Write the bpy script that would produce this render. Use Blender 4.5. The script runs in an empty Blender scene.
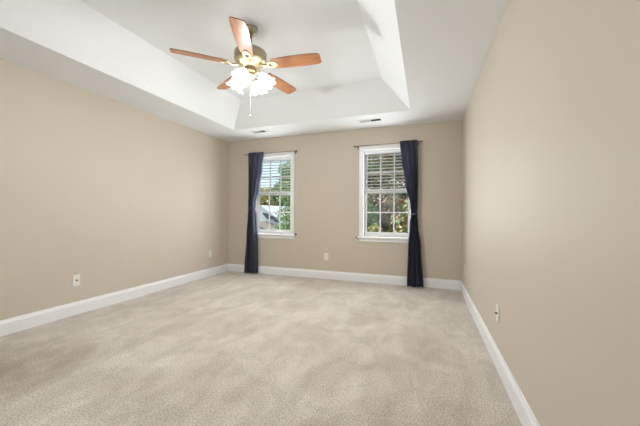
import bpy, bmesh, math, random
from mathutils import Vector, Matrix
import numpy as np

random.seed(7)
sc = bpy.context.scene
col = sc.collection
PI = math.pi

# ------------------------------------------------------------------ room measures
H = 2.44            # soffit height
HT = 2.79           # raised tray height
XL, XR = -3.5193, 0.4877
YB, YF = 4.6297, -0.95
CAM_H = 1.0877

# ------------------------------------------------------------------ camera
cam_d = bpy.data.cameras.new('camera')
cam = bpy.data.objects.new('camera', cam_d)
col.objects.link(cam)
cam_d.sensor_fit = 'HORIZONTAL'
cam_d.sensor_width = 36.0
cam_d.lens = 292.4677 / 640 * 36.0
cam_d.clip_start = 0.02
cam_d.clip_end = 300
cam_d.shift_y = (213.70 - 213.0) / 640
cam.matrix_world = (Matrix.Translation((0, 0, CAM_H)) @ Matrix.Rotation(0.3462, 4, 'Z')
                    @ Matrix.Rotation(PI / 2, 4, 'X') @ Matrix.Rotation(0.0034, 4, 'Z'))
sc.camera = cam

# ------------------------------------------------------------------ world, sun, light, exposure
world = bpy.data.worlds.new('sky')
sc.world = world
world.use_nodes = True
wn, wl = world.node_tree.nodes, world.node_tree.links
wn.clear()
w_out = wn.new('ShaderNodeOutputWorld')
w_bg = wn.new('ShaderNodeBackground')
w_tc = wn.new('ShaderNodeTexCoord')
w_no = wn.new('ShaderNodeTexNoise')
w_no.inputs['Scale'].default_value = 5.0
w_no.inputs['Detail'].default_value = 5.0
w_cr = wn.new('ShaderNodeValToRGB')
w_cr.color_ramp.elements[0].position = 0.42
w_cr.color_ramp.elements[0].color = (0.66, 0.86, 1.0, 1)
w_cr.color_ramp.elements[1].position = 0.60
w_cr.color_ramp.elements[1].color = (1.0, 1.0, 1.0, 1)
wl.new(w_tc.outputs['Generated'], w_no.inputs['Vector'])
wl.new(w_no.outputs['Fac'], w_cr.inputs['Fac'])
wl.new(w_cr.outputs['Color'], w_bg.inputs['Color'])
w_bg.inputs['Strength'].default_value = 1.35
wl.new(w_bg.outputs['Background'], w_out.inputs['Surface'])

sun_d = bpy.data.lights.new('sun', 'SUN')
sun_d.energy = 9.0
sun_d.angle = 0.02
sun_d.color = (1.0, 0.95, 0.86)
sun = bpy.data.objects.new('sun', sun_d)
col.objects.link(sun)
sun.rotation_euler = Vector((0.75, 0.0, -0.66)).to_track_quat('-Z', 'Y').to_euler()


def area(name, loc, direction, sx, sy, power, color):
    d = bpy.data.lights.new(name, 'AREA')
    d.shape = 'RECTANGLE'
    d.size, d.size_y, d.energy, d.color = sx, sy, power, color
    o = bpy.data.objects.new(name, d)
    col.objects.link(o)
    o.location = loc
    o.rotation_euler = Vector(direction).to_track_quat('-Z', 'Z').to_euler()
    return o


# fill light added behind the camera, shining in through an added wall opening
area('front_fill', (-1.6, YF - 0.22, 1.40), (0, 1, 0.0), 1.5, 1.3, 7, (0.90, 0.96, 1.0))
# daylight through the two windows of the far wall
for wx in (-2.573, -0.571):
    area('daylight_window', (wx, YB + 0.004, 1.415), (0, -1, 0), 0.70, 1.33, 17.5, (0.90, 0.96, 1.0))

sc.view_settings.view_transform = 'Standard'
sc.view_settings.look = 'None'
sc.view_settings.gamma = 1.0
sc.view_settings.use_curve_mapping = False
sc.view_settings.exposure = 0.06


# ------------------------------------------------------------------ materials
def mat(name, color, rough=0.6, metal=0.0, spec=0.5, emit=None, estr=0.0, vary=None,
        vscale=4.0, vdetail=3.0, vstretch=(1, 1, 1), bump=None, bscale=100.0, bdist=0.002, coords='Object'):
    m = bpy.data.materials.new(name)
    m.use_nodes = True
    n, l = m.node_tree.nodes, m.node_tree.links
    b = n['Principled BSDF']
    b.inputs['Base Color'].default_value = (*color, 1)
    b.inputs['Roughness'].default_value = rough
    b.inputs['Metallic'].default_value = metal
    b.inputs['Specular IOR Level'].default_value = spec
    if emit:
        b.inputs['Emission Color'].default_value = (*emit, 1)
        b.inputs['Emission Strength'].default_value = estr
    tc = n.new('ShaderNodeTexCoord')
    if vary:
        mp = n.new('ShaderNodeMapping')
        mp.inputs['Scale'].default_value = vstretch
        l.new(tc.outputs[coords], mp.inputs['Vector'])
        no = n.new('ShaderNodeTexNoise')
        no.inputs['Scale'].default_value = vscale
        no.inputs['Detail'].default_value = vdetail
        l.new(mp.outputs['Vector'], no.inputs['Vector'])
        cr = n.new('ShaderNodeValToRGB')
        cr.color_ramp.elements[0].position = 0.3
        cr.color_ramp.elements[0].color = (*color, 1)
        cr.color_ramp.elements[1].position = 0.7
        cr.color_ramp.elements[1].color = (*vary, 1)
        l.new(no.outputs['Fac'], cr.inputs['Fac'])
        l.new(cr.outputs['Color'], b.inputs['Base Color'])
    if bump:
        no2 = n.new('ShaderNodeTexNoise')
        no2.inputs['Scale'].default_value = bscale
        no2.inputs['Detail'].default_value = 4.0
        l.new(tc.outputs[coords], no2.inputs['Vector'])
        bp = n.new('ShaderNodeBump')
        bp.inputs['Strength'].default_value = bump
        bp.inputs['Distance'].default_value = bdist
        l.new(no2.outputs['Fac'], bp.inputs['Height'])
        l.new(bp.outputs['Normal'], b.inputs['Normal'])
    return m


M = {}
M['wall'] = mat('wall_paint', (0.60, 0.525, 0.435), 0.55, vary=(0.62, 0.542, 0.448), vscale=1.3, bump=0.15, bscale=180, bdist=0.001)
M['white'] = mat('white_paint', (0.88, 0.88, 0.87), 0.35)
M['vinyl'] = mat('white_vinyl', (0.91, 0.92, 0.93), 0.3)
M['blind'] = mat('white_slat', (0.86, 0.87, 0.87), 0.4)
M['plate'] = mat('plate_plastic', (0.82, 0.79, 0.75), 0.35)
M['slot'] = mat('dark_slot', (0.03, 0.03, 0.03), 0.5)
M['steel'] = mat('steel', (0.5, 0.49, 0.46), 0.3, 1.0)
M['rod'] = mat('bronze_rod', (0.20, 0.16, 0.13), 0.4, 0.7)
M['brass'] = mat('antique_brass', (0.40, 0.33, 0.19), 0.38, 0.9, vary=(0.50, 0.41, 0.25), vscale=12)
M['pewter'] = mat('aged_brass', (0.36, 0.32, 0.22), 0.35, 0.85, vary=(0.44, 0.38, 0.26), vscale=9)
M['brightbrass'] = mat('polished_brass', (0.52, 0.45, 0.29), 0.38, 0.85)
M['shade'] = mat('frosted_glass', (0.95, 0.93, 0.88), 0.4, emit=(0.97, 0.97, 0.96), estr=9.0)
M['chain'] = mat('chain_metal', (0.75, 0.72, 0.65), 0.3, 0.6)
M['curtain'] = mat('navy_fabric', (0.082, 0.086, 0.128), 0.55, vary=(0.100, 0.104, 0.150), vscale=40, bump=0.1, bscale=400)
M['vent'] = mat('vent_enamel', (0.74, 0.74, 0.72), 0.4)
M['ventdark'] = mat('duct_shade', (0.02, 0.02, 0.02), 0.8)  # near-black colour stands in for shade inside the duct
M['ventgrey'] = mat('damper_grey', (0.22, 0.22, 0.21), 0.6)
M['siding'] = mat('white_siding', (0.85, 0.87, 0.90), 0.6)
M['slate'] = mat('slate_shingle', (0.07, 0.09, 0.14), 0.8, vary=(0.11, 0.13, 0.19), vscale=6)
M['paleroof'] = mat('pale_shingle', (0.70, 0.72, 0.76), 0.8, vary=(0.80, 0.81, 0.84), vscale=6)
M['brownroof'] = mat('brown_shingle', (0.20, 0.17, 0.14), 0.8, vary=(0.28, 0.23, 0.19), vscale=6)
M['hglass'] = mat('house_glass', (0.05, 0.06, 0.08), 0.1)
M['bark'] = mat('bark', (0.10, 0.075, 0.05), 0.9, vary=(0.17, 0.13, 0.09), vscale=8, vstretch=(1, 1, .2))
M['grass'] = mat('lawn', (0.06, 0.11, 0.03), 0.95, vary=(0.13, 0.17, 0.06), vscale=1.5)


def wood():
    m = bpy.data.materials.new('blade_wood')
    m.use_nodes = True
    n, l = m.node_tree.nodes, m.node_tree.links
    b = n['Principled BSDF']
    b.inputs['Roughness'].default_value = 0.38
    tc = n.new('ShaderNodeTexCoord')
    mp = n.new('ShaderNodeMapping')
    mp.inputs['Scale'].default_value = (2.0, 30.0, 8.0)
    l.new(tc.outputs['Object'], mp.inputs['Vector'])
    no = n.new('ShaderNodeTexNoise')
    no.inputs['Scale'].default_value = 3.0
    no.inputs['Detail'].default_value = 6.0
    no.inputs['Distortion'].default_value = 0.6
    l.new(mp.outputs['Vector'], no.inputs['Vector'])
    cr = n.new('ShaderNodeValToRGB')
    e = cr.color_ramp.elements
    e[0].position, e[0].color = 0.28, (0.24, 0.085, 0.030, 1)
    e[1].position, e[1].color = 0.72, (0.50, 0.22, 0.095, 1)
    l.new(no.outputs['Fac'], cr.inputs['Fac'])
    l.new(cr.outputs['Color'], b.inputs['Base Color'])
    return m


M['wood'] = wood()
M['woodedge'] = mat('blade_edge', (0.10, 0.045, 0.02), 0.5)


def ceiling_mat():
    m = bpy.data.materials.new('textured_ceiling')
    m.use_nodes = True
    n, l = m.node_tree.nodes, m.node_tree.links
    b = n['Principled BSDF']
    b.inputs['Base Color'].default_value = (0.84, 0.85, 0.85, 1)
    b.inputs['Roughness'].default_value = 0.85
    tc = n.new('ShaderNodeTexCoord')
    no = n.new('ShaderNodeTexNoise')
    no.inputs['Scale'].default_value = 26
    no.inputs['Detail'].default_value = 5
    no.inputs['Distortion'].default_value = 0.8
    l.new(tc.outputs['Object'], no.inputs['Vector'])
    cr = n.new('ShaderNodeValToRGB')
    cr.color_ramp.elements[0].position = 0.48
    cr.color_ramp.elements[1].position = 0.56
    l.new(no.outputs['Fac'], cr.inputs['Fac'])
    bp = n.new('ShaderNodeBump')
    bp.inputs['Strength'].default_value = 0.20
    bp.inputs['Distance'].default_value = 0.003
    l.new(cr.outputs['Color'], bp.inputs['Height'])
    l.new(bp.outputs['Normal'], b.inputs['Normal'])
    return m


M['ceiling'] = ceiling_mat()


def carpet_mat():
    m = bpy.data.materials.new('beige_carpet')
    m.use_nodes = True
    n, l = m.node_tree.nodes, m.node_tree.links
    b = n['Principled BSDF']
    b.inputs['Roughness'].default_value = 1.0
    b.inputs['Specular IOR Level'].default_value = 0.1
    b.inputs['Sheen Weight'].default_value = 0.3
    tc = n.new('ShaderNodeTexCoord')

    def noise(scale, detail, stretch=(1, 1, 1), rot=0.0, dist=0.0):
        mp = n.new('ShaderNodeMapping')
        mp.inputs['Scale'].default_value = stretch
        mp.inputs['Rotation'].default_value = (0, 0, rot)
        l.new(tc.outputs['Object'], mp.inputs['Vector'])
        no = n.new('ShaderNodeTexNoise')
        no.inputs['Scale'].default_value = scale
        no.inputs['Detail'].default_value = detail
        no.inputs['Distortion'].default_value = dist
        l.new(mp.outputs['Vector'], no.inputs['Vector'])
        return no.outputs['Fac']

    def ramp(fac, p0, c0, p1, c1):
        cr = n.new('ShaderNodeValToRGB')
        cr.color_ramp.elements[0].position, cr.color_ramp.elements[0].color = p0, (*c0, 1)
        cr.color_ramp.elements[1].position, cr.color_ramp.elements[1].color = p1, (*c1, 1)
        l.new(fac, cr.inputs['Fac'])
        return cr.outputs['Color']

    def mix(kind, fac, a, c):
        mx = n.new('ShaderNodeMix')
        mx.data_type = 'RGBA'
        mx.blend_type = kind
        if isinstance(fac, float):
            mx.inputs[0].default_value = fac
        else:
            l.new(fac, mx.inputs[0])
        l.new(a, mx.inputs[6])
        l.new(c, mx.inputs[7])
        return mx.outputs[2]

    base = ramp(noise(2.2, 5, dist=0.8), 0.32, (0.590, 0.520, 0.448), 0.66, (0.720, 0.655, 0.578))
    tracks = ramp(noise(3.2, 3, (1.6, 0.35, 1), 0.12, 0.5), 0.35, (0.88, 0.87, 0.86), 0.65, (1.0, 1.0, 1.0))
    speck = ramp(noise(105, 4), 0.36, (0.56, 0.545, 0.525), 0.62, (1.16, 1.16, 1.16))
    marks = ramp(noise(4.5, 6, (1, 0.7, 1), 0.5, 1.6), 0.44, (0.93, 0.925, 0.915), 0.54, (1.03, 1.03, 1.03))
    c = mix('MULTIPLY', 1.0, base, tracks)
    c = mix('MULTIPLY', 1.0, c, marks)
    c = mix('MULTIPLY', 0.75, c, speck)
    # worn patch near the left wall: distance from its middle, broken by noise
    vm = n.new('ShaderNodeVectorMath')
    vm.operation = 'DISTANCE'
    l.new(tc.outputs['Object'], vm.inputs[0])
    vm.inputs[1].default_value = (-2.75, 1.20, 0)
    ad = n.new('ShaderNodeMath')
    ad.operation = 'MULTIPLY_ADD'
    l.new(noise(5, 4), ad.inputs[0])
    ad.inputs[1].default_value = 0.9
    l.new(vm.outputs['Value'], ad.inputs[2])
    stain = ramp(ad.outputs[0], 0.55, (0.70, 0.66, 0.58), 1.15, (1, 1, 1))
    c = mix('MULTIPLY', 1.0, c, stain)
    l.new(c, b.inputs['Base Color'])
    bp = n.new('ShaderNodeBump')
    bp.inputs['Strength'].default_value = 0.6
    bp.inputs['Distance'].default_value = 0.006
    l.new(noise(120, 4), bp.inputs['Height'])
    l.new(bp.outputs['Normal'], b.inputs['Normal'])
    return m


M['carpet'] = carpet_mat()


def glass_mat():
    m = bpy.data.materials.new('window_glass')
    m.use_nodes = True
    n, l = m.node_tree.nodes, m.node_tree.links
    n.clear()
    out = n.new('ShaderNodeOutputMaterial')
    tr = n.new('ShaderNodeBsdfTransparent')
    tr.inputs['Color'].default_value = (0.95, 0.97, 0.97, 1)
    gl = n.new('ShaderNodeBsdfGlossy')
    gl.inputs['Roughness'].default_value = 0.02
    fr = n.new('ShaderNodeFresnel')
    fr.inputs['IOR'].default_value = 1.3
    mx = n.new('ShaderNodeMixShader')
    l.new(fr.outputs[0], mx.inputs[0])
    l.new(tr.outputs[0], mx.inputs[1])
    l.new(gl.outputs[0], mx.inputs[2])
    l.new(mx.outputs[0], out.inputs[0])
    return m


M['glass'] = glass_mat()


def leaf_mat(name, stops):
    m = bpy.data.materials.new(name)
    m.use_nodes = True
    n, l = m.node_tree.nodes, m.node_tree.links
    b = n['Principled BSDF']
    b.inputs['Roughness'].default_value = 0.6
    tc = n.new('ShaderNodeTexCoord')
    no = n.new('ShaderNodeTexNoise')
    no.inputs['Scale'].default_value = 2.2
    no.inputs['Detail'].default_value = 5
    no.inputs['Roughness'].default_value = 0.7
    l.new(tc.outputs['Object'], no.inputs['Vector'])
    cr = n.new('ShaderNodeValToRGB')
    e = cr.color_ramp.elements
    while len(e) < len(stops):
        e.new(0.5)
    for i, c in enumerate(stops):
        e[i].position = 0.3 + 0.4 * i / (len(stops) - 1)
        e[i].color = (*c, 1)
    l.new(no.outputs['Fac'], cr.inputs['Fac'])
    l.new(cr.outputs['Color'], b.inputs['Base Color'])
    return m


M['leaf_green'] = leaf_mat('leaves_green', [(0.06, 0.13, 0.04), (0.18, 0.30, 0.10), (0.42, 0.48, 0.22)])
M['leaf_autumn'] = leaf_mat('leaves_autumn', [(0.16, 0.28, 0.09), (0.48, 0.22, 0.16), (0.22, 0.33, 0.11), (0.62, 0.38, 0.30)])
M['leaf_yellow'] = leaf_mat('leaves_yellow', [(0.20, 0.30, 0.08), (0.55, 0.48, 0.16), (0.50, 0.28, 0.18)])
M['leaf_mixed'] = leaf_mat('leaves_mixed', [(0.16, 0.26, 0.08), (0.50, 0.26, 0.20), (0.24, 0.34, 0.10), (0.55, 0.50, 0.18)])
M['leaf_backdrop'] = leaf_mat('leaves_backdrop', [(0.05, 0.10, 0.04), (0.30, 0.15, 0.11), (0.13, 0.20, 0.08), (0.36, 0.24, 0.18)])
M['leaf_dark'] = leaf_mat('leaves_dark', [(0.03, 0.06, 0.03), (0.08, 0.13, 0.05), (0.20, 0.24, 0.12)])


# ------------------------------------------------------------------ mesh helpers
class MB:
    def __init__(s):
        s.bm = bmesh.new()

    def box(s, c, d, rot=None, bevel=0.0):
        r = bmesh.ops.create_cube(s.bm, size=1.0)
        vs = r['verts']
        bmesh.ops.scale(s.bm, vec=d, verts=vs)
        if bevel:
            es = list({e for v in vs for e in v.link_edges})
            rr = bmesh.ops.bevel(s.bm, geom=es, offset=bevel, segments=2, affect='EDGES', profile=0.5)
            vs = rr['verts'] + [v for v in vs if v.is_valid]
            vs = list({v for v in vs if v.is_valid})
        if rot:
            bmesh.ops.transform(s.bm, matrix=rot, verts=vs)
        bmesh.ops.translate(s.bm, vec=c, verts=vs)
        return s

    def span(s, a, b, bevel=0.0):
        c = [(a[i] + b[i]) / 2 for i in range(3)]
        d = [abs(b[i] - a[i]) for i in range(3)]
        return s.box(c, d, None, bevel)

    def lathe(s, prof, seg=32, mtx=None, ripple=None):
        """prof: list of (radius, z); closed at the ends when radius is 0"""
        rings = []
        for k, (r, z) in enumerate(prof):
            if r < 1e-6:
                rings.append([s.bm.verts.new((0, 0, z))])
            else:
                ring = []
                for i in range(seg):
                    a = 2 * PI * i / seg
                    rr, zz = r, z
                    if ripple:
                        dr, dz = ripple(k, a)
                        rr += dr
                        zz += dz
                    ring.append(s.bm.verts.new((rr * math.cos(a), rr * math.sin(a), zz)))
                rings.append(ring)
        fs = []
        for A, B in zip(rings, rings[1:]):
            for i in range(seg):
                j = (i + 1) % seg
                if len(A) == 1 and len(B) == 1:
                    continue
                if len(A) == 1:
                    fs.append(s.bm.faces.new((A[0], B[i], B[j])))
                elif len(B) == 1:
                    fs.append(s.bm.faces.new((A[i], B[0], A[j])))
                else:
                    fs.append(s.bm.faces.new((A[i], B[i], B[j], A[j])))
        for f in fs:
            f.smooth = True
        if mtx:
            bmesh.ops.transform(s.bm, matrix=mtx, verts=[v for r in rings for v in r])
        return s

    def tube(s, pts, rad, seg=10):
        pts = [Vector(p) for p in pts]
        rads = rad if isinstance(rad, (list, tuple)) else [rad] * len(pts)
        rings = []
        up = Vector((0.13, 0.21, 0.97))
        for i, p in enumerate(pts):
            t = (pts[min(i + 1, len(pts) - 1)] - pts[max(i - 1, 0)]).normalized()
            u = t.cross(up)
            if u.length < 0.05:
                u = t.cross(Vector((1, 0, 0)))
            u.normalize()
            v = t.cross(u).normalized()
            rings.append([s.bm.verts.new(p + rads[i] * (math.cos(2 * PI * k / seg) * u + math.sin(2 * PI * k / seg) * v)) for k in range(seg)])
        for A, B in zip(rings, rings[1:]):
            for k in range(seg):
                j = (k + 1) % seg
                s.bm.faces.new((A[k], A[j], B[j], B[k])).smooth = True
        s.bm.faces.new(rings[0][::-1])
        s.bm.faces.new(rings[-1])
        return s

    def prism(s, pts, axis, a, b):
        """polygon in the two axes other than `axis`, extruded from a to b"""
        def P(p, t):
            q = list(p)
            q.insert(axis, t)
            return q
        A = [s.bm.verts.new(P(p, a)) for p in pts]
        B = [s.bm.verts.new(P(p, b)) for p in pts]
        n = len(pts)
        for i in range(n):
            j = (i + 1) % n
            s.bm.faces.new((A[i], A[j], B[j], B[i]))
        s.bm.faces.new(A[::-1])
        s.bm.faces.new(B)
        return s

    def sphere(s, c, r, seg=16, scale=(1, 1, 1)):
        rr = bmesh.ops.create_uvsphere(s.bm, u_segments=seg, v_segments=seg // 2 + 2, radius=r)
        bmesh.ops.scale(s.bm, vec=scale, verts=rr['verts'])
        bmesh.ops.translate(s.bm, vec=c, verts=rr['verts'])
        for v in rr['verts']:
            for f in v.link_faces:
                f.smooth = True
        return s

    def build(s, name, m, parent=None, recalc=True):
        if recalc:
            bmesh.ops.recalc_face_normals(s.bm, faces=s.bm.faces)
        me = bpy.data.meshes.new(name)
        s.bm.to_mesh(me)
        s.bm.free()
        me.materials.append(m)
        o = bpy.data.objects.new(name, me)
        col.objects.link(o)
        if parent:
            o.parent = parent
        return o


def empty(name, loc, rz=0.0):
    o = bpy.data.objects.new(name, None)
    o.empty_display_size = 0.1
    o.location = loc
    o.rotation_euler = (0, 0, rz)
    col.objects.link(o)
    return o


def tag(o, label=None, cat=None, group=None, kind=None):
    if label:
        o['label'] = label
    if cat:
        o['category'] = cat
    if group:
        o['group'] = group
    if kind:
        o['kind'] = kind
    return o


def struct(o, label=None):
    o['kind'] = 'structure'
    if label:
        o['label'] = label
    return o


# ------------------------------------------------------------------ shell
T = 0.14
b = MB()
b.span((XL - T, YF - T, -0.1), (XR + T, YB + T, 0.0))
struct(b.build('floor', M['carpet']), 'beige mottled wall to wall carpet')

b = MB()
b.span((XL - T, YF - T, 0), (XL, YB + T, HT + 0.1))
struct(b.build('wall_left', M['wall']), 'long beige wall on the left')
b = MB()
b.span((XR, YF - T, 0), (XR + T, YB + T, HT + 0.1))
struct(b.build('wall_right', M['wall']), 'long beige wall on the right')

WINX = (-2.573, -0.571)
OW, OZ0, OZ1 = 0.365, 0.73, 2.10


def wall_with_holes(name, y0, y1, holes, label):
    b = MB()
    x = XL
    for (hx0, hx1, hz0, hz1) in holes:
        b.span((x, y0, 0), (hx0, y1, HT + 0.1))
        b.span((hx0, y0, 0), (hx1, y1, hz0))
        b.span((hx0, y0, hz1), (hx1, y1, HT + 0.1))
        x = hx1
    b.span((x, y0, 0), (XR, y1, HT + 0.1))
    return struct(b.build(name, M['wall']), label)


wall_with_holes('wall_back', YB, YB + T, [(c - OW, c + OW, OZ0, OZ1) for c in WINX], 'beige far wall with two windows')
wall_with_holes('wall_front', YF - T, YF, [(-2.4, -0.8, 0.7, 2.1)], 'beige wall behind the viewer')  # opening added to let the fill light and sky in

# tray ceiling: flat soffit ring, four sloped sides, raised flat middle
lo = [(-2.92, 0.65), (-0.19, 0.65), (-0.19, 3.98), (-2.92, 3.98)]
up = [(-2.61, 0.92), (-0.52, 0.92), (-0.52, 3.73), (-2.61, 3.73)]
ou = [(XL - .05, YF - .05), (XR + .05, YF - .05), (XR + .05, YB + .05), (XL - .05, YB + .05)]
bm = bmesh.new()
O = [bm.verts.new((x, y, H)) for x, y in ou]
L = [bm.verts.new((x, y, H)) for x, y in lo]
U = [bm.verts.new((x, y, HT)) for x, y in up]
for i in range(4):
    j = (i + 1) % 4
    bm.faces.new((O[i], L[i], L[j], O[j]))
    bm.faces.new((L[i], U[i], U[j], L[j]))
bm.faces.new(U)
# closed outer shell above so the ceiling has thickness
O2 = [bm.verts.new((x, y, HT + 0.1)) for x, y in ou]
for i in range(4):
    j = (i + 1) % 4
    bm.faces.new((O[i], O[j], O2[j], O2[i]))
bm.faces.new(O2)
mb = MB()
mb.bm.free()
mb.bm = bm
struct(mb.build('ceiling', M['ceiling']), 'white textured tray ceiling with sloped sides')

# baseboards
BB = 0.137
prof = [(0, 0), (0.016, 0), (0.016, BB - 0.035), (0.013, BB - 0.024), (0.008, BB - 0.014), (0.006, BB), (0, BB)]
b = MB()
b.prism([(XL + d, z) for d, z in prof], 1, YF, YB)
struct(b.build('baseboard_left', M['white']), 'white baseboard along the left wall')
b = MB()
b.prism([(XR - d, z) for d, z in prof], 1, YF, YB)
struct(b.build('baseboard_right', M['white']), 'white baseboard along the right wall')
b = MB()
b.prism([(YB - d, z) for d, z in prof], 0, XL + 0.005, XR - 0.005)
struct(b.build('baseboard_back', M['white']), 'white baseboard under the two windows')
b = MB()
b.prism([(YF + d, z) for d, z in prof], 0, XL + 0.005, XR - 0.005)
struct(b.build('baseboard_front', M['white']), 'white baseboard behind the viewer')


# ------------------------------------------------------------------ windows
def make_window(name, cx, label):
    w = struct(empty(name, (cx, YB, OZ0)), label)
    z0 = OZ0
    # casing boards on the wall face
    c = MB()
    ow, cw, tk = OW, 0.065, 0.018
    c.span((-ow - cw, -tk, -0.005), (-ow + 0.006, 0.0, OZ1 - z0 + cw), 0.004)
    c.span((ow - 0.006, -tk, -0.005), (ow + cw, 0.0, OZ1 - z0 + cw), 0.004)
    c.span((-ow - cw, -tk - 0.001, OZ1 - z0 - 0.006), (ow + cw, -0.0005, OZ1 - z0 + cw), 0.004)
    c.build('casing', M['white'], w)
    c = MB()
    c.span((-ow - cw - 0.025, -0.045, -0.032), (ow + cw + 0.025, 0.06, -0.004), 0.005)
    c.build('sill', M['white'], w)
    c = MB()
    c.span((-ow - cw, -0.016, -0.082), (ow + cw, 0.0, -0.032), 0.003)
    c.build('apron', M['white'], w)
    # jamb lining
    c = MB()
    jt = 0.012
    zt = OZ1 - z0
    c.span((-ow, 0, 0), (-ow + jt, T, zt))
    c.span((ow - jt, 0, 0), (ow, T, zt))
    c.span((-ow, 0, zt - jt), (ow, T, zt))
    c.span((-ow, 0.05, -0.01), (ow, T, jt))
    c.build('jamb', M['vinyl'], w)
    zm = 1.433 - z0

    def sash(nm, y, za, zb, bot, top, seen_bot, seen_top):
        s = MB()
        gx = 0.318
        ix = ow - jt
        s.span((-ix, y, za), (-gx, y + 0.03, zb), 0.003)
        s.span((gx, y, za), (ix, y + 0.03, zb), 0.003)
        s.span((-gx, y, za), (gx, y + 0.03, za + bot), 0.003)
        s.span((-gx, y, zb - top), (gx, y + 0.03, zb), 0.003)
        so = s.build(nm, M['vinyl'], w)
        g0, g1 = za + bot, zb - top
        m = MB()
        t = 0.010
        for k in (1, 2):
            xx = -gx + 2 * gx * k / 3
            m.span((xx - t, y + 0.006, g0), (xx + t, y + 0.024, g1))
        zz = (g0 + g1) / 2
        m.span((-gx, y + 0.005, zz - t), (gx, y + 0.025, zz + t))
        m.build('muntins', M['vinyl'], so)
        p = MB()
        p.span((-gx, y + 0.013, g0), (gx, y + 0.017, g1))
        p.build('pane', M['glass'], so)
        return so
    sash('upper_sash', 0.098, zm - 0.02, zt - jt, 0.045, 0.045, 0, 0)
    lo_ = sash('lower_sash', 0.064, jt, zm + 0.035, 0.055, 0.045, 0, 0)
    k = MB()
    for sx in (-0.14, 0.14):
        k.box((sx, 0.056, zm + 0.02), (0.05, 0.018, 0.014), None, 0.003)
    k.build('sash_lock', M['vinyl'], lo_)
    return w


make_window('window_1', WINX[0], 'white double hung window beside the left corner, grey roofed house beyond')
make_window('window_2', WINX[1], 'white double hung window on the right, only foliage beyond')


def make_blind(cx, label):
    r = empty('window_blind', (cx, YB + 0.034, 2.083))
    tag(r, label, 'blind', 'half lowered window blinds')
    h = MB()
    h.span((-0.345, -0.024, -0.05), (0.345, 0.022, 0.0), 0.003)
    h.build('headrail', M['blind'], r)
    s = MB()
    rot = Matrix.Rotation(math.radians(-7), 4, 'X')
    z = -0.078
    while z > -0.60:
        s.box((0, 0, z), (0.685, 0.046, 0.0032), rot)
        z -= 0.0500
    s.build('slats', M['blind'], r)
    bt = MB()
    bt.span((-0.343, -0.022, z + 0.0), (0.343, 0.022, z + 0.022), 0.004)
    bt.build('bottom_rail', M['blind'], r)
    for sx in (-0.24, 0.24):
        c = MB()
        c.tube([(sx, -0.024, -0.04), (sx, -0.024, z + 0.01)], 0.0011, 6)
        c.tube([(sx, 0.024, -0.04), (sx, 0.024, z + 0.01)], 0.0011, 6)
        c.build('ladder_cord', M['blind'], r)
    c = MB()
    c.tube([(0.30, -0.027, -0.045), (0.302, -0.028, -0.5), (0.30, -0.027, -0.95)], 0.0016, 6)
    c.sphere((0.30, -0.027, -0.965), 0.007, 10, (1, 1, 1.9))
    c.build('pull_cord', M['blind'], r)
    return r


make_blind(WINX[0], 'white horizontal slat blind half lowered in the left window')
make_blind(WINX[1], 'white horizontal slat blind half lowered in the right window')


# ------------------------------------------------------------------ curtain rods and curtains
ROD_Y = YB - 0.075
ROD_Z = 2.158


def make_rod(x0, x1, label):
    r = empty('curtain_rod', (x0, ROD_Y, ROD_Z))
    tag(r, label, 'curtain rod', 'curtain rods')
    Lh = x1 - x0
    b = MB()
    b.tube([(0, 0, 0), (Lh, 0, 0)], 0.005, 12)
    b.build('pole', M['rod'], r)
    for x, s in ((0, -1), (Lh, 1)):
        f = MB()
        f.lathe([(0, -0.004), (0.009, -0.004), (0.010, 0.002), (0.007, 0.006), (0.012, 0.014), (0.014, 0.022), (0.010, 0.031), (0, 0.036)], 16,
                Matrix.Translation((x, 0, 0)) @ Matrix.Rotation(s * PI / 2, 4, 'Y'))
        f.build('finial', M['rod'], r)
    for x in (0.025, Lh - 0.025):
        f = MB()
        f.tube([(x, 0.001, -0.003), (x, 0.04, -0.010), (x, 0.075, -0.010)], 0.0045, 8)
        f.span((x - 0.009, 0.070, -0.035), (x + 0.009, 0.075, 0.012), 0.001)
        f.build('bracket', M['rod'], r)
    return r


make_rod(-3.075, -2.095, 'thin dark curtain rod above the left window')
make_rod(-1.045, -0.075, 'thin dark curtain rod above the right window')


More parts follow.
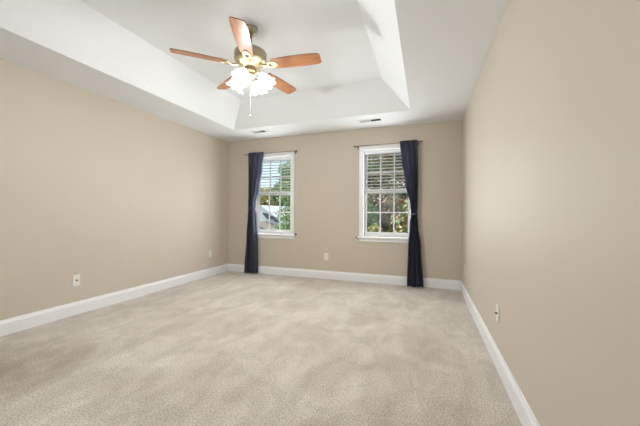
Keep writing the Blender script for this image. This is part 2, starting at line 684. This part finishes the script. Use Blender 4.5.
def curtain(levels, folds, seed, label, tie_z, hook_x):
    """levels: (z, left x, right x, depth of the folds)"""
    rnd = random.Random(seed)
    NU, NV = 97, 60
    zs = [l[0] for l in levels]
    ztop, zbot = zs[0], zs[-1]

    def lerp(z):
        for a, c in zip(levels, levels[1:]):
            if a[0] >= z >= c[0]:
                t = (a[0] - z) / (a[0] - c[0])
                t = t * t * (3 - 2 * t) if a[3] > 0 else t
                return [a[i] + (c[i] - a[i]) * t for i in range(1, 4)]
        return levels[-1][1:4]
    ph = rnd.uniform(0, 6)
    base = Vector(((levels[-1][1] + levels[-1][2]) / 2, ROD_Y - 0.005, 0.0))
    bm = bmesh.new()
    rows = []
    for v in range(NV):
        z = ztop + (zbot - ztop) * v / (NV - 1)
        xl, xr, dp = lerp(z)
        row = []
        for u in range(NU):
            t = u / (NU - 1)
            wob = 0.12 * math.sin(3.1 * z + t * 5 + ph)
            a = 2 * PI * folds * (t + 0.02 * math.sin(2 * PI * t * 2 + ph)) + wob + ph
            x = xl + (xr - xl) * t + 0.22 * (xr - xl) / folds * math.sin(2 * a) * 0.5
            y = 1.4 * dp * (math.sin(a) + 0.25 * math.sin(2.7 * a + 1.0 + z))
            row.append(bm.verts.new((x - base.x, y, z + (0.006 * math.sin(a) if v < 2 else 0.0))))
        rows.append(row)
    for A, B in zip(rows, rows[1:]):
        for i in range(NU - 1):
            bm.faces.new((A[i], A[i + 1], B[i + 1], B[i])).smooth = True
    bmesh.ops.solidify(bm, geom=bm.faces[:], thickness=0.003)
    for f in bm.faces:
        f.smooth = True
    root = empty('curtain', base)
    tag(root, label, 'curtain', 'navy curtains')
    mb = MB()
    mb.bm.free()
    mb.bm = bm
    p = mb.build('panel', M['curtain'], root)
    # tieback band round the waist, with its hook on the wall side
    xl, xr, dp = lerp(tie_z)
    cx = (xl + xr) / 2 - base.x
    rx, ry = (xr - xl) / 2 + 0.005, dp * 1.25 + 0.008
    tb = bmesh.new()
    n = 40
    rr = []
    for i in range(n):
        a = 2 * PI * i / n
        rr.append([tb.verts.new((cx + (rx + o) * math.cos(a), (ry + o) * math.sin(a), tie_z + zz + 0.012 * math.cos(a) * hook_x))
                   for zz, o in ((-0.015, 0), (-0.015, 0.004), (0.015, 0.004), (0.015, 0))])
    for i in range(n):
        A, B = rr[i], rr[(i + 1) % n]
        for k in range(4):
            tb.faces.new((A[k], A[(k + 1) % 4], B[(k + 1) % 4], B[k])).smooth = False
    m2 = MB()
    m2.bm.free()
    m2.bm = tb
    m2.build('tieback', M['curtain'], root)
    h = MB()
    hx = cx + hook_x * rx * 0.7
    h.tube([(hx, 0.02, tie_z), (hx, 0.079, tie_z)], 0.004, 8)
    h.lathe([(0, 0), (0.013, 0), (0.013, 0.004), (0, 0.004)], 14, Matrix.Translation((hx, 0.079, tie_z)) @ Matrix.Rotation(PI / 2, 4, 'X'))
    h.build('wall_hook', M['rod'], root)
    return root


K = 0.983
curtain([(2.185, -3.035, -2.725, 0.017), (2.145, -3.035, -2.727, 0.017), (1.90, -3.035, -2.752, 0.022), (1.55, -3.035, -2.815, 0.026),
         (1.25, -3.030, -2.885, 0.024), (1.175, -3.025, -2.893, 0.022), (1.05, -3.045, -2.865, 0.024), (0.70, -3.075, -2.850, 0.028),
         (0.012, -3.125, -2.835, 0.030)], 3.0, 3,
        'navy curtain tied back at the left side of the left window', 1.18, -1)
curtain([(2.185, -0.372, -0.118, 0.017), (2.145, -0.370, -0.118, 0.017), (1.90, -0.345, -0.112, 0.022), (1.55, -0.290, -0.108, 0.026),
         (1.20, -0.215, -0.112, 0.024), (1.08, -0.203, -0.118, 0.022), (0.95, -0.222, -0.105, 0.024), (0.60, -0.245, -0.065, 0.028),
         (0.012, -0.262, -0.030, 0.030)], 3.0, 5,
        'navy curtain tied back at the right side of the right window', 1.09, 1)


# small hooks left at the sill ends
def sill_hook(x, z, label):
    b = MB()
    b.lathe([(0, 0), (0.011, 0), (0.011, 0.005), (0.005, 0.009), (0.005, 0.026), (0.010, 0.032), (0.009, 0.040), (0, 0.043)], 16,
            Matrix.Rotation(PI / 2, 4, 'X'))
    o = b.build('tieback_hook', M['rod'])
    o.location = (x, YB, z)
    tag(o, label, 'hook', 'small dark wall hooks by the sills')


sill_hook(-2.108, 0.735, 'small dark hook on the wall at the right end of the left window sill')
sill_hook(-1.042, 0.712, 'small dark hook on the wall at the left end of the right window sill')


# ------------------------------------------------------------------ outlets and plates
def rot_for(side):
    # the plate is built facing -Y (like one on the back wall)
    return {'back': 0.0, 'left': PI / 2, 'right': -PI / 2}[side]


def wall_plate(name, side, pos, kind, label, cat, group):
    r = empty(name, pos, rot_for(side))
    tag(r, label, cat, group)
    b = MB()
    b.span((-0.036, -0.006, -0.059), (0.036, 0.0, 0.059), 0.0025)
    b.build('cover_plate', M['plate'], r)
    if kind == 'duplex':
        for s in (-1, 1):
            q = MB()
            q.box((0, -0.007, s * 0.021), (0.032, 0.004, 0.028), None, 0.0015)
            rc = q.build('receptacle', M['plate'], r)
            t = MB()
            t.box((-0.007, -0.0093, s * 0.021 + 0.003), (0.0022, 0.001, 0.009))
            t.box((0.007, -0.0093, s * 0.021 + 0.003), (0.0022, 0.001, 0.008))
            t.box((0, -0.0093, s * 0.021 - 0.008), (0.005, 0.001, 0.005))
            t.build('slots', M['slot'], rc)
        q = MB()
        q.lathe([(0, 0), (0.003, 0), (0.002, 0.0015), (0, 0.0015)], 10, Matrix.Translation((0, -0.006, 0)) @ Matrix.Rotation(PI / 2, 4, 'X'))
        q.build('screw', M['steel'], r)
    elif kind == 'coax':
        q = MB()
        R = Matrix.Translation((0, -0.006, 0)) @ Matrix.Rotation(PI / 2, 4, 'X')
        q.lathe([(0, 0), (0.0085, 0), (0.0085, 0.004), (0.005, 0.004), (0.005, 0.015), (0.003, 0.015), (0, 0.012)], 6 * 3, R)
        q.build('coax_jack', M['slot'], r)
        for s in (-1, 1):
            q = MB()
            q.lathe([(0, 0), (0.003, 0), (0.002, 0.0015), (0, 0.0015)], 10,
                    Matrix.Translation((0, -0.006, s * 0.042)) @ Matrix.Rotation(PI / 2, 4, 'X'))
            q.build('screw', M['steel'], r)
    return r


wall_plate('coax_outlet', 'left', (XL, 2.063, 0.365), 'coax', 'white cable jack plate with dark centre on the left wall', 'cable outlet', 'cable jack plates')
wall_plate('electrical_outlet', 'left', (XL, 4.127, 0.385), 'duplex', 'white electrical outlet on the left wall near the far corner', 'outlet', 'electrical outlets')
wall_plate('electrical_outlet', 'back', (-1.556, YB, 0.370), 'duplex', 'white electrical outlet on the far wall between the windows', 'outlet', 'electrical outlets')
wall_plate('coax_outlet', 'right', (XR, 2.385, 0.385), 'coax', 'cable jack plate seen almost edge on, on the right wall', 'cable outlet', 'cable jack plates')
wall_plate('electrical_outlet', 'right', (XR, 4.26, 0.365), 'duplex', 'white electrical outlet on the right wall by the far corner', 'outlet', 'electrical outlets')

b = MB()
b.lathe([(0, 0), (0.0035, 0), (0.0035, 0.002), (0.0015, 0.003), (0.0015, 0.012), (0, 0.012)], 10, Matrix.Rotation(PI / 2, 4, 'Y'))
o = b.build('wall_nail', M['rod'])
o.location = (XL, 2.051, 0.455)
tag(o, 'tiny dark nail in the left wall above the cable jack plate', 'nail')


# ------------------------------------------------------------------ ceiling vents
def ceiling_vent(cx, cy, w, d, label, left_mat, right_mat, span_dark):
    r = empty('ceiling_vent', (cx, cy, H))
    tag(r, label, 'vent', 'ceiling vents')
    b = MB()
    f = 0.022
    b.span((-w / 2, -d / 2, -0.007), (w / 2, -d / 2 + f, 0), 0.002)
    b.span((-w / 2, d / 2 - f, -0.007), (w / 2, d / 2, 0), 0.002)
    b.span((-w / 2, -d / 2 + f, -0.007), (-w / 2 + f, d / 2 - f, 0), 0.002)
    b.span((w / 2 - f, -d / 2 + f, -0.007), (w / 2, d / 2 - f, 0), 0.002)
    b.span((-0.005, -d / 2 + f, -0.006), (0.005, d / 2 - f, 0))
    b.build('frame', M['vent'], r)
    for (a, c), m_ in zip(span_dark, (left_mat, right_mat)):
        q = MB()
        q.span((a, -d / 2 + f, -0.0015), (c, d / 2 - f, -0.0002))
        q.build('damper_duct_shade', m_, r)  # left sheet is the grey damper, right one paints the duct's shade
    n = 5
    bank0, bank1 = span_dark[0], span_dark[1]
    for (x0, x1), ang, hh in ((bank0, 35, 0.006), (bank1, 80, 0.0045)):
        s = MB()
        for k in range(n):
            y = -d / 2 + f + (k + 0.5) * (d - 2 * f) / n
            s.box(((x0 + x1) / 2, y, -0.0038), (x1 - x0, 0.0010, hh), Matrix.Rotation(math.radians(ang), 4, 'X'))
        s.build('louvres', M['vent'] if ang < 50 else right_mat, r)  # right bank louvres take the same painted duct shade
    return r


ceiling_vent(-2.545, 4.20, 0.34, 0.13, 'small white ceiling vent near the left window', M['ventgrey'], M['ventdark'],
             [(-0.148, -0.03), (-0.03, 0.06)])
ceiling_vent(-0.755, 4.22, 0.34, 0.13, 'white ceiling vent with one dark half near the right window', M['ventgrey'], M['ventdark'],
             [(-0.148, -0.005), (0.005, 0.148)])


# ------------------------------------------------------------------ ceiling fan
FX, FY = -1.522, 2.317
fan = empty('ceiling_fan', (FX, FY, HT))
tag(fan, 'brass ceiling fan with five brown wooden blades and lit frosted glass shades', 'ceiling fan')
ZB = 2.4446 - HT            # height of the blades below the raised ceiling
b = MB()
b.lathe([(0, 0), (0.066, 0), (0.068, -0.008), (0.064, -0.018), (0.060, -0.030), (0.050, -0.048), (0.034, -0.062), (0.020, -0.070), (0, -0.070)], 36)
b.build('canopy', M['pewter'], fan)
b = MB()
b.lathe([(0, -0.06), (0.012, -0.06), (0.012, -0.165), (0.026, -0.175), (0.030, -0.20), (0.0, -0.20)], 24)
b.build('downrod', M['rod'], fan)
b = MB()
b.lathe([(0, -0.190), (0.045, -0.190), (0.085, -0.200), (0.125, -0.212), (0.143, -0.224), (0.147, -0.236), (0.143, -0.243),
         (0.146, -0.248), (0.146, -0.284), (0.142, -0.290), (0.145, -0.296), (0.138, -0.306)], 56)
b.build('motor_housing', M['pewter'], fan)
b = MB()
b.lathe([(0.138, -0.3055), (0.128, -0.318), (0.110, -0.330), (0.086, -0.342), (0.066, -0.350), (0.060, -0.360), (0.0, -0.360)], 56)
b.build('motor_plate', M['brightbrass'], fan)

ANG0 = 0.12429663
R_TIP = 0.66
for k in range(5):
    a = ANG0 + k * 2 * PI / 5
    pitch = Matrix.Rotation(math.radians(-13), 4, 'X')
    # outline of the blade along +X
    pts = []
    xs = [0.205, 0.215, 0.25, 0.33, 0.42, 0.52, 0.60, 0.64, 0.655]
    hw = [0.040, 0.052, 0.058, 0.064, 0.067, 0.067, 0.064, 0.060, 0.052]
    for x, w in zip(xs, hw):
        pts.append((x, w))
    pts.append((0.662, 0.040))
    pts.append((0.662, -0.040))
    for x, w in reversed(list(zip(xs, hw))):
        pts.append((x, -w))
    bm = bmesh.new()
    vs = [bm.verts.new((x, y, -0.003)) for x, y in pts]
    vt = [bm.verts.new((x, y, 0.003)) for x, y in pts]
    bm.faces.new(vs[::-1])
    bm.faces.new(vt)
    n = len(pts)
    for i in range(n):
        j = (i + 1) % n
        f = bm.faces.new((vs[i], vs[j], vt[j], vt[i]))
        f.material_index = 1
    mb = MB()
    mb.bm.free()
    mb.bm = bm
    bl = mb.build('blade', M['wood'], fan)
    bl.data.materials.append(M['woodedge'])
    bl.matrix_local = Matrix.Translation((0, 0, ZB)) @ Matrix.Rotation(a, 4, 'Z') @ pitch
    # ornate iron: a forked bracket under the root of the blade
    q = MB()
    zi = -0.0045
    q.tube([(0.085, 0, 0.010), (0.12, 0, -0.006), (0.16, 0, -0.014), (0.20, 0, zi - 0.004)], [0.013, 0.012, 0.011, 0.010], 10)
    for s in (-1, 1):
        q.tube([(0.165, 0, -0.012), (0.190, s * 0.026, -0.010), (0.222, s * 0.034, zi), (0.250, s * 0.022, zi), (0.268, 0, zi)],
               [0.009, 0.009, 0.008, 0.007, 0.006], 8)
        q.lathe([(0, 0), (0.006, 0), (0.004, -0.004), (0, -0.005)], 10, Matrix.Translation((0.226, s * 0.034, zi - 0.005)))
    q.prism([(0.165, -0.024), (0.20, -0.038), (0.232, -0.032), (0.262, -0.006), (0.262, 0.006), (0.232, 0.032), (0.20, 0.038), (0.165, 0.024)], 2, zi - 0.0035, zi + 0.0012)
    q.lathe([(0, 0), (0.006, 0), (0.004, -0.004), (0, -0.005)], 10, Matrix.Translation((0.262, 0, zi - 0.005)))
    q.build('blade_iron', M['brightbrass'], bl)

# light kit
b = MB()
b.lathe([(0, -0.355), (0.052, -0.355), (0.056, -0.362), (0.050, -0.372), (0.058, -0.382), (0.062, -0.394), (0.056, -0.408), (0.040, -0.420),
         (0.046, -0.428), (0.044, -0.440), (0.026, -0.452), (0.012, -0.460), (0.010, -0.468), (0, -0.472)], 40)
b.build('light_fitter', M['brass'], fan)

NS = 4
LA0 = math.radians(-85)
for k in range(NS):
    a = LA0 + k * 2 * PI / NS
    ca, sa = math.cos(a), math.sin(a)

    def P(r, z):
        return (r * ca, r * sa, z)
    arm = MB()
    arm.tube([P(0.040, -0.432), P(0.062, -0.416), P(0.084, -0.412), P(0.100, -0.420), P(0.106, -0.432)], 0.007, 10)
    tilt = math.radians(31)
    # socket axis points down and outward
    ax = Matrix.Translation(P(0.102, -0.428)) @ Matrix.Rotation(a, 4, 'Z') @ Matrix.Rotation(-tilt, 4, 'Y')
    arm.lathe([(0, 0.004), (0.016, 0.004), (0.022, -0.004), (0.024, -0.014), (0.020, -0.030), (0, -0.030)], 24, ax)
    ao = arm.build('lamp_arm', M['brass'], fan)

    def rip(kk, an, N=8):
        w = max(0.0, (kk - 3) / 5.0)
        if kk > 8:
            w = max(0.0, (14 - kk) / 5.0) if kk < 14 else 0
        return 0.006 * w * w * math.cos(N * an), -0.007 * w * w * math.cos(N * an)
    outer = [(0.023, -0.010), (0.026, -0.020), (0.034, -0.032), (0.044, -0.048), (0.052, -0.066), (0.056, -0.084), (0.060, -0.100), (0.067, -0.112), (0.076, -0.120)]
    outer = [(r * 1.08, z * 0.98) for r, z in outer]
    inner = [(r - 0.003, z + 0.001) for r, z in reversed(outer)]
    sh = MB()
    sh.lathe(outer + inner, 64, ax, rip)
    so = sh.build('lamp_shade', M['shade'], ao)
    bu = MB()
    bu.lathe([(0, -0.028), (0.010, -0.030), (0.013, -0.045), (0.022, -0.062), (0.024, -0.076), (0.016, -0.090), (0, -0.096)], 20, ax)
    bu.build('bulb', M['shade'], ao)
    # the bulb's light
    ld = bpy.data.lights.new('fan_bulb_light', 'POINT')
    ld.energy = 18.5
    ld.shadow_soft_size = 0.03
    ld.color = (0.96, 0.98, 1.0)
    lo2 = bpy.data.objects.new('fan_bulb_light', ld)
    col.objects.link(lo2)
    lo2.location = Vector((FX, FY, HT)) + (ax @ Vector((0, 0, -0.118)))

b = MB()
b.tube([(0, 0, -0.468), (0.001, 0, -0.64), (0, 0, -0.795)], 0.0016, 6)
pc = b.build('pull_chain', M['chain'], fan)
b = MB()
b.lathe([(0, -0.790), (0.003, -0.792), (0.007, -0.803), (0.008, -0.811), (0.005, -0.818), (0, -0.820)], 14)
b.build('chain_bob', M['brass'], pc)

# ------------------------------------------------------------------ outdoors
GZ = -3.0
b = MB()
b.span((-70, YB + 1.0, GZ - 0.3), (40, 90, GZ))
struct(b.build('ground', M['grass']), 'lawn outside below the windows')


def tree(name, x, y, height, crown_r, crown_z0, m, leaves, leaf, label, cat, seed, group):
    rnd = random.Random(seed)
    nr = np.random.RandomState(seed)
    r = empty(name, (x, y, GZ))
    tag(r, label, cat, group)
    t = MB()
    top = height * 0.86
    tr = 0.035 * height ** 0.9 * 0.5
    t.tube([(0, 0, 0), (0.05, 0.02, top * .35), (-0.03, 0.05, top * .7), (0.02, 0, top)], [tr * 1.3, tr, tr * .6, tr * .2], 10)
    for k in range(9):
        z = crown_z0 + (top - crown_z0) * (k / 9.0)
        a = k * 2.4
        ln = crown_r * rnd.uniform(0.6, 0.9)
        t.tube([(0, 0, z), (ln * .5 * math.cos(a), ln * .5 * math.sin(a), z + ln * .25), (ln * math.cos(a), ln * math.sin(a), z + ln * .55)],
               [tr * .45, tr * .28, tr * .1], 6)
    t.build('trunk', M['bark'], r)
    # clumps of leaves
    cz = (crown_z0 + height) / 2
    hz = (height - crown_z0) / 2
    clumps = []
    for _ in range(46):
        d = nr.normal(size=3)
        d /= np.linalg.norm(d)
        q = 0.35 + 0.6 * rnd.random() ** 0.5
        clumps.append((d * np.array([crown_r, crown_r, hz]) * q + np.array([0, 0, cz]), rnd.uniform(0.22, 0.40) * crown_r))
    idx = nr.randint(0, len(clumps), leaves)
    C = np.array([clumps[i][0] for i in idx])
    S = np.array([clumps[i][1] for i in idx])[:, None]
    D = nr.normal(size=(leaves, 3))
    D /= np.linalg.norm(D, axis=1)[:, None]
    Pn = C + D * S * (0.55 + 0.5 * nr.rand(leaves, 1)) 
    U_ = nr.normal(size=(leaves, 3))
    U_ /= np.linalg.norm(U_, axis=1)[:, None]
    N_ = D + 0.6 * nr.normal(size=(leaves, 3))
    V_ = np.cross(N_, U_)
    V_ /= np.linalg.norm(V_, axis=1)[:, None]
    sz = leaf * (0.7 + 0.6 * nr.rand(leaves, 1))
    # pointed leaf, folded a little along its middle
    Nn = np.cross(U_, V_)
    a0 = Pn - U_ * sz * 0.5
    a1 = Pn + V_ * sz * 0.28 + Nn * sz * 0.08
    a2 = Pn + U_ * sz * 0.5
    a3 = Pn - V_ * sz * 0.28 + Nn * sz * 0.08
    verts = np.stack([a0, a1, a2, a3], 1).reshape(-1, 3)
    faces = []
    for i in range(leaves):
        j = 4 * i
        faces.append((j, j + 1, j + 2))
        faces.append((j, j + 2, j + 3))
    me = bpy.data.meshes.new('foliage')
    me.from_pydata(verts.tolist(), [], faces)
    me.materials.append(m)
    o = bpy.data.objects.new('foliage', me)
    col.objects.link(o)
    o.parent = r
    return r


G1 = 'trees beyond the right window'
G2 = 'trees beyond the left window'
# right window: mixed autumn foliage in front of dense dark greens
tree('tree', -3.15, 12.6, 7.4, 1.2, 1.0, M['leaf_green'], 9000, 0.15, 'green leafy tree seen at the left of the right window', 'tree', 11, None)
tree('tree', -0.15, 12.2, 6.3, 1.15, 0.8, M['leaf_autumn'], 9000, 0.15, 'red and green autumn tree beside the navy curtain of the right window', 'tree', 12, None)
tree('shrub', -1.25, 9.2, 3.75, 0.85, 0.8, M['leaf_mixed'], 7000, 0.12, 'bushy red and green shrub low in the right window', 'shrub', 14, None)
tree('tree', -2.1, 18.2, 9.8, 2.8, 0.8, M['leaf_backdrop'], 14000, 0.26, 'tall tree with dull green and brown leaves at the left of the right window', 'tree', 15, None)
tree('tree', -1.6, 27.5, 12.0, 3.4, 0.8, M['leaf_autumn'], 12000, 0.30, 'reddish tree showing between the green crowns high in the right window', 'tree', 17, None)
# left window
tree('tree', -7.85, 18.0, 9.0, 1.75, 0.8, M['leaf_green'], 9000, 0.20, 'tall green tree at the right of the left window', 'tree', 21, None)
tree('tree', -21.2, 42.5, 11.4, 2.1, 1.2, M['leaf_dark'], 9000, 0.34, 'dark tree rising behind the house in the left window', 'tree', 22, None)
tree('tree', -26.6, 45.0, 9.2, 2.9, 1.0, M['leaf_yellow'], 9000, 0.38, 'rounded yellow green tree beyond the white gabled house', 'tree', 24, None)

# neighbour's house
hs = empty('house', (-18.05, 30.0, GZ))
tag(hs, 'white gabled house with slate roofs seen through the left window', 'house')
ap = 1.85 - GZ
ev = 0.05 - GZ
b = MB()
b.prism([(-2.6, 0), (2.6, 0), (2.6, ev), (0, ap), (-2.6, ev)], 1, 0.0, 8.0)
b.build('wall', M['siding'], hs)
b = MB()
for s in (-1, 1):
    b.prism([(0, ap + 0.02), (s * 2.95, ev - 0.22), (s * 2.95, ev - 0.02), (0, ap + 0.22)], 1, -0.35, 8.3)
b.build('roof', M['paleroof'], hs)
b = MB()
b.prism([(-1.3, 0), (2.6, 0), (2.6, 2.2), (0.65, 3.0), (-1.3, 2.2)], 1, -3.0, 0.0)
b.build('garage_wall', M['siding'], hs)
b = MB()
b.prism([(0.65, 3.02), (-1.6, 2.1), (-1.6, 2.25), (0.65, 3.17)], 1, -3.3, 0.02)
b.prism([(0.65, 3.02), (2.9, 2.1), (2.9, 2.25), (0.65, 3.17)], 1, -3.3, 0.02)
b.build('garage_roof', M['brownroof'], hs)
# shed dormers with slate slopes
for (x0, x1, zt, zb) in ((0.30, 1.25, 4.25, 3.45), (1.45, 2.35, 3.80, 3.1)):
    b = MB()
    b.prism([(x0, zt), (x0 + 0.25, zt), (x1 + 0.2, zb), (x1 - 0.2, zb)], 1, -0.7, 0.05)
    b.build('slate_slope', M['slate'], hs)
for (x, z, w, h_) in ((-0.7, 3.2, 0.7, 0.9),):
    f = MB()
    f.span((x - w / 2 - .08, -0.06, z - h_ / 2 - .08), (x + w / 2 + .08, 0.0, z + h_ / 2 + .08))
    fo = f.build('window_frame', M['white'], hs)
    g = MB()
    g.span((x - w / 2, -0.08, z - h_ / 2), (x + w / 2, -0.055, z + h_ / 2))
    g.build('pane', M['hglass'], fo)
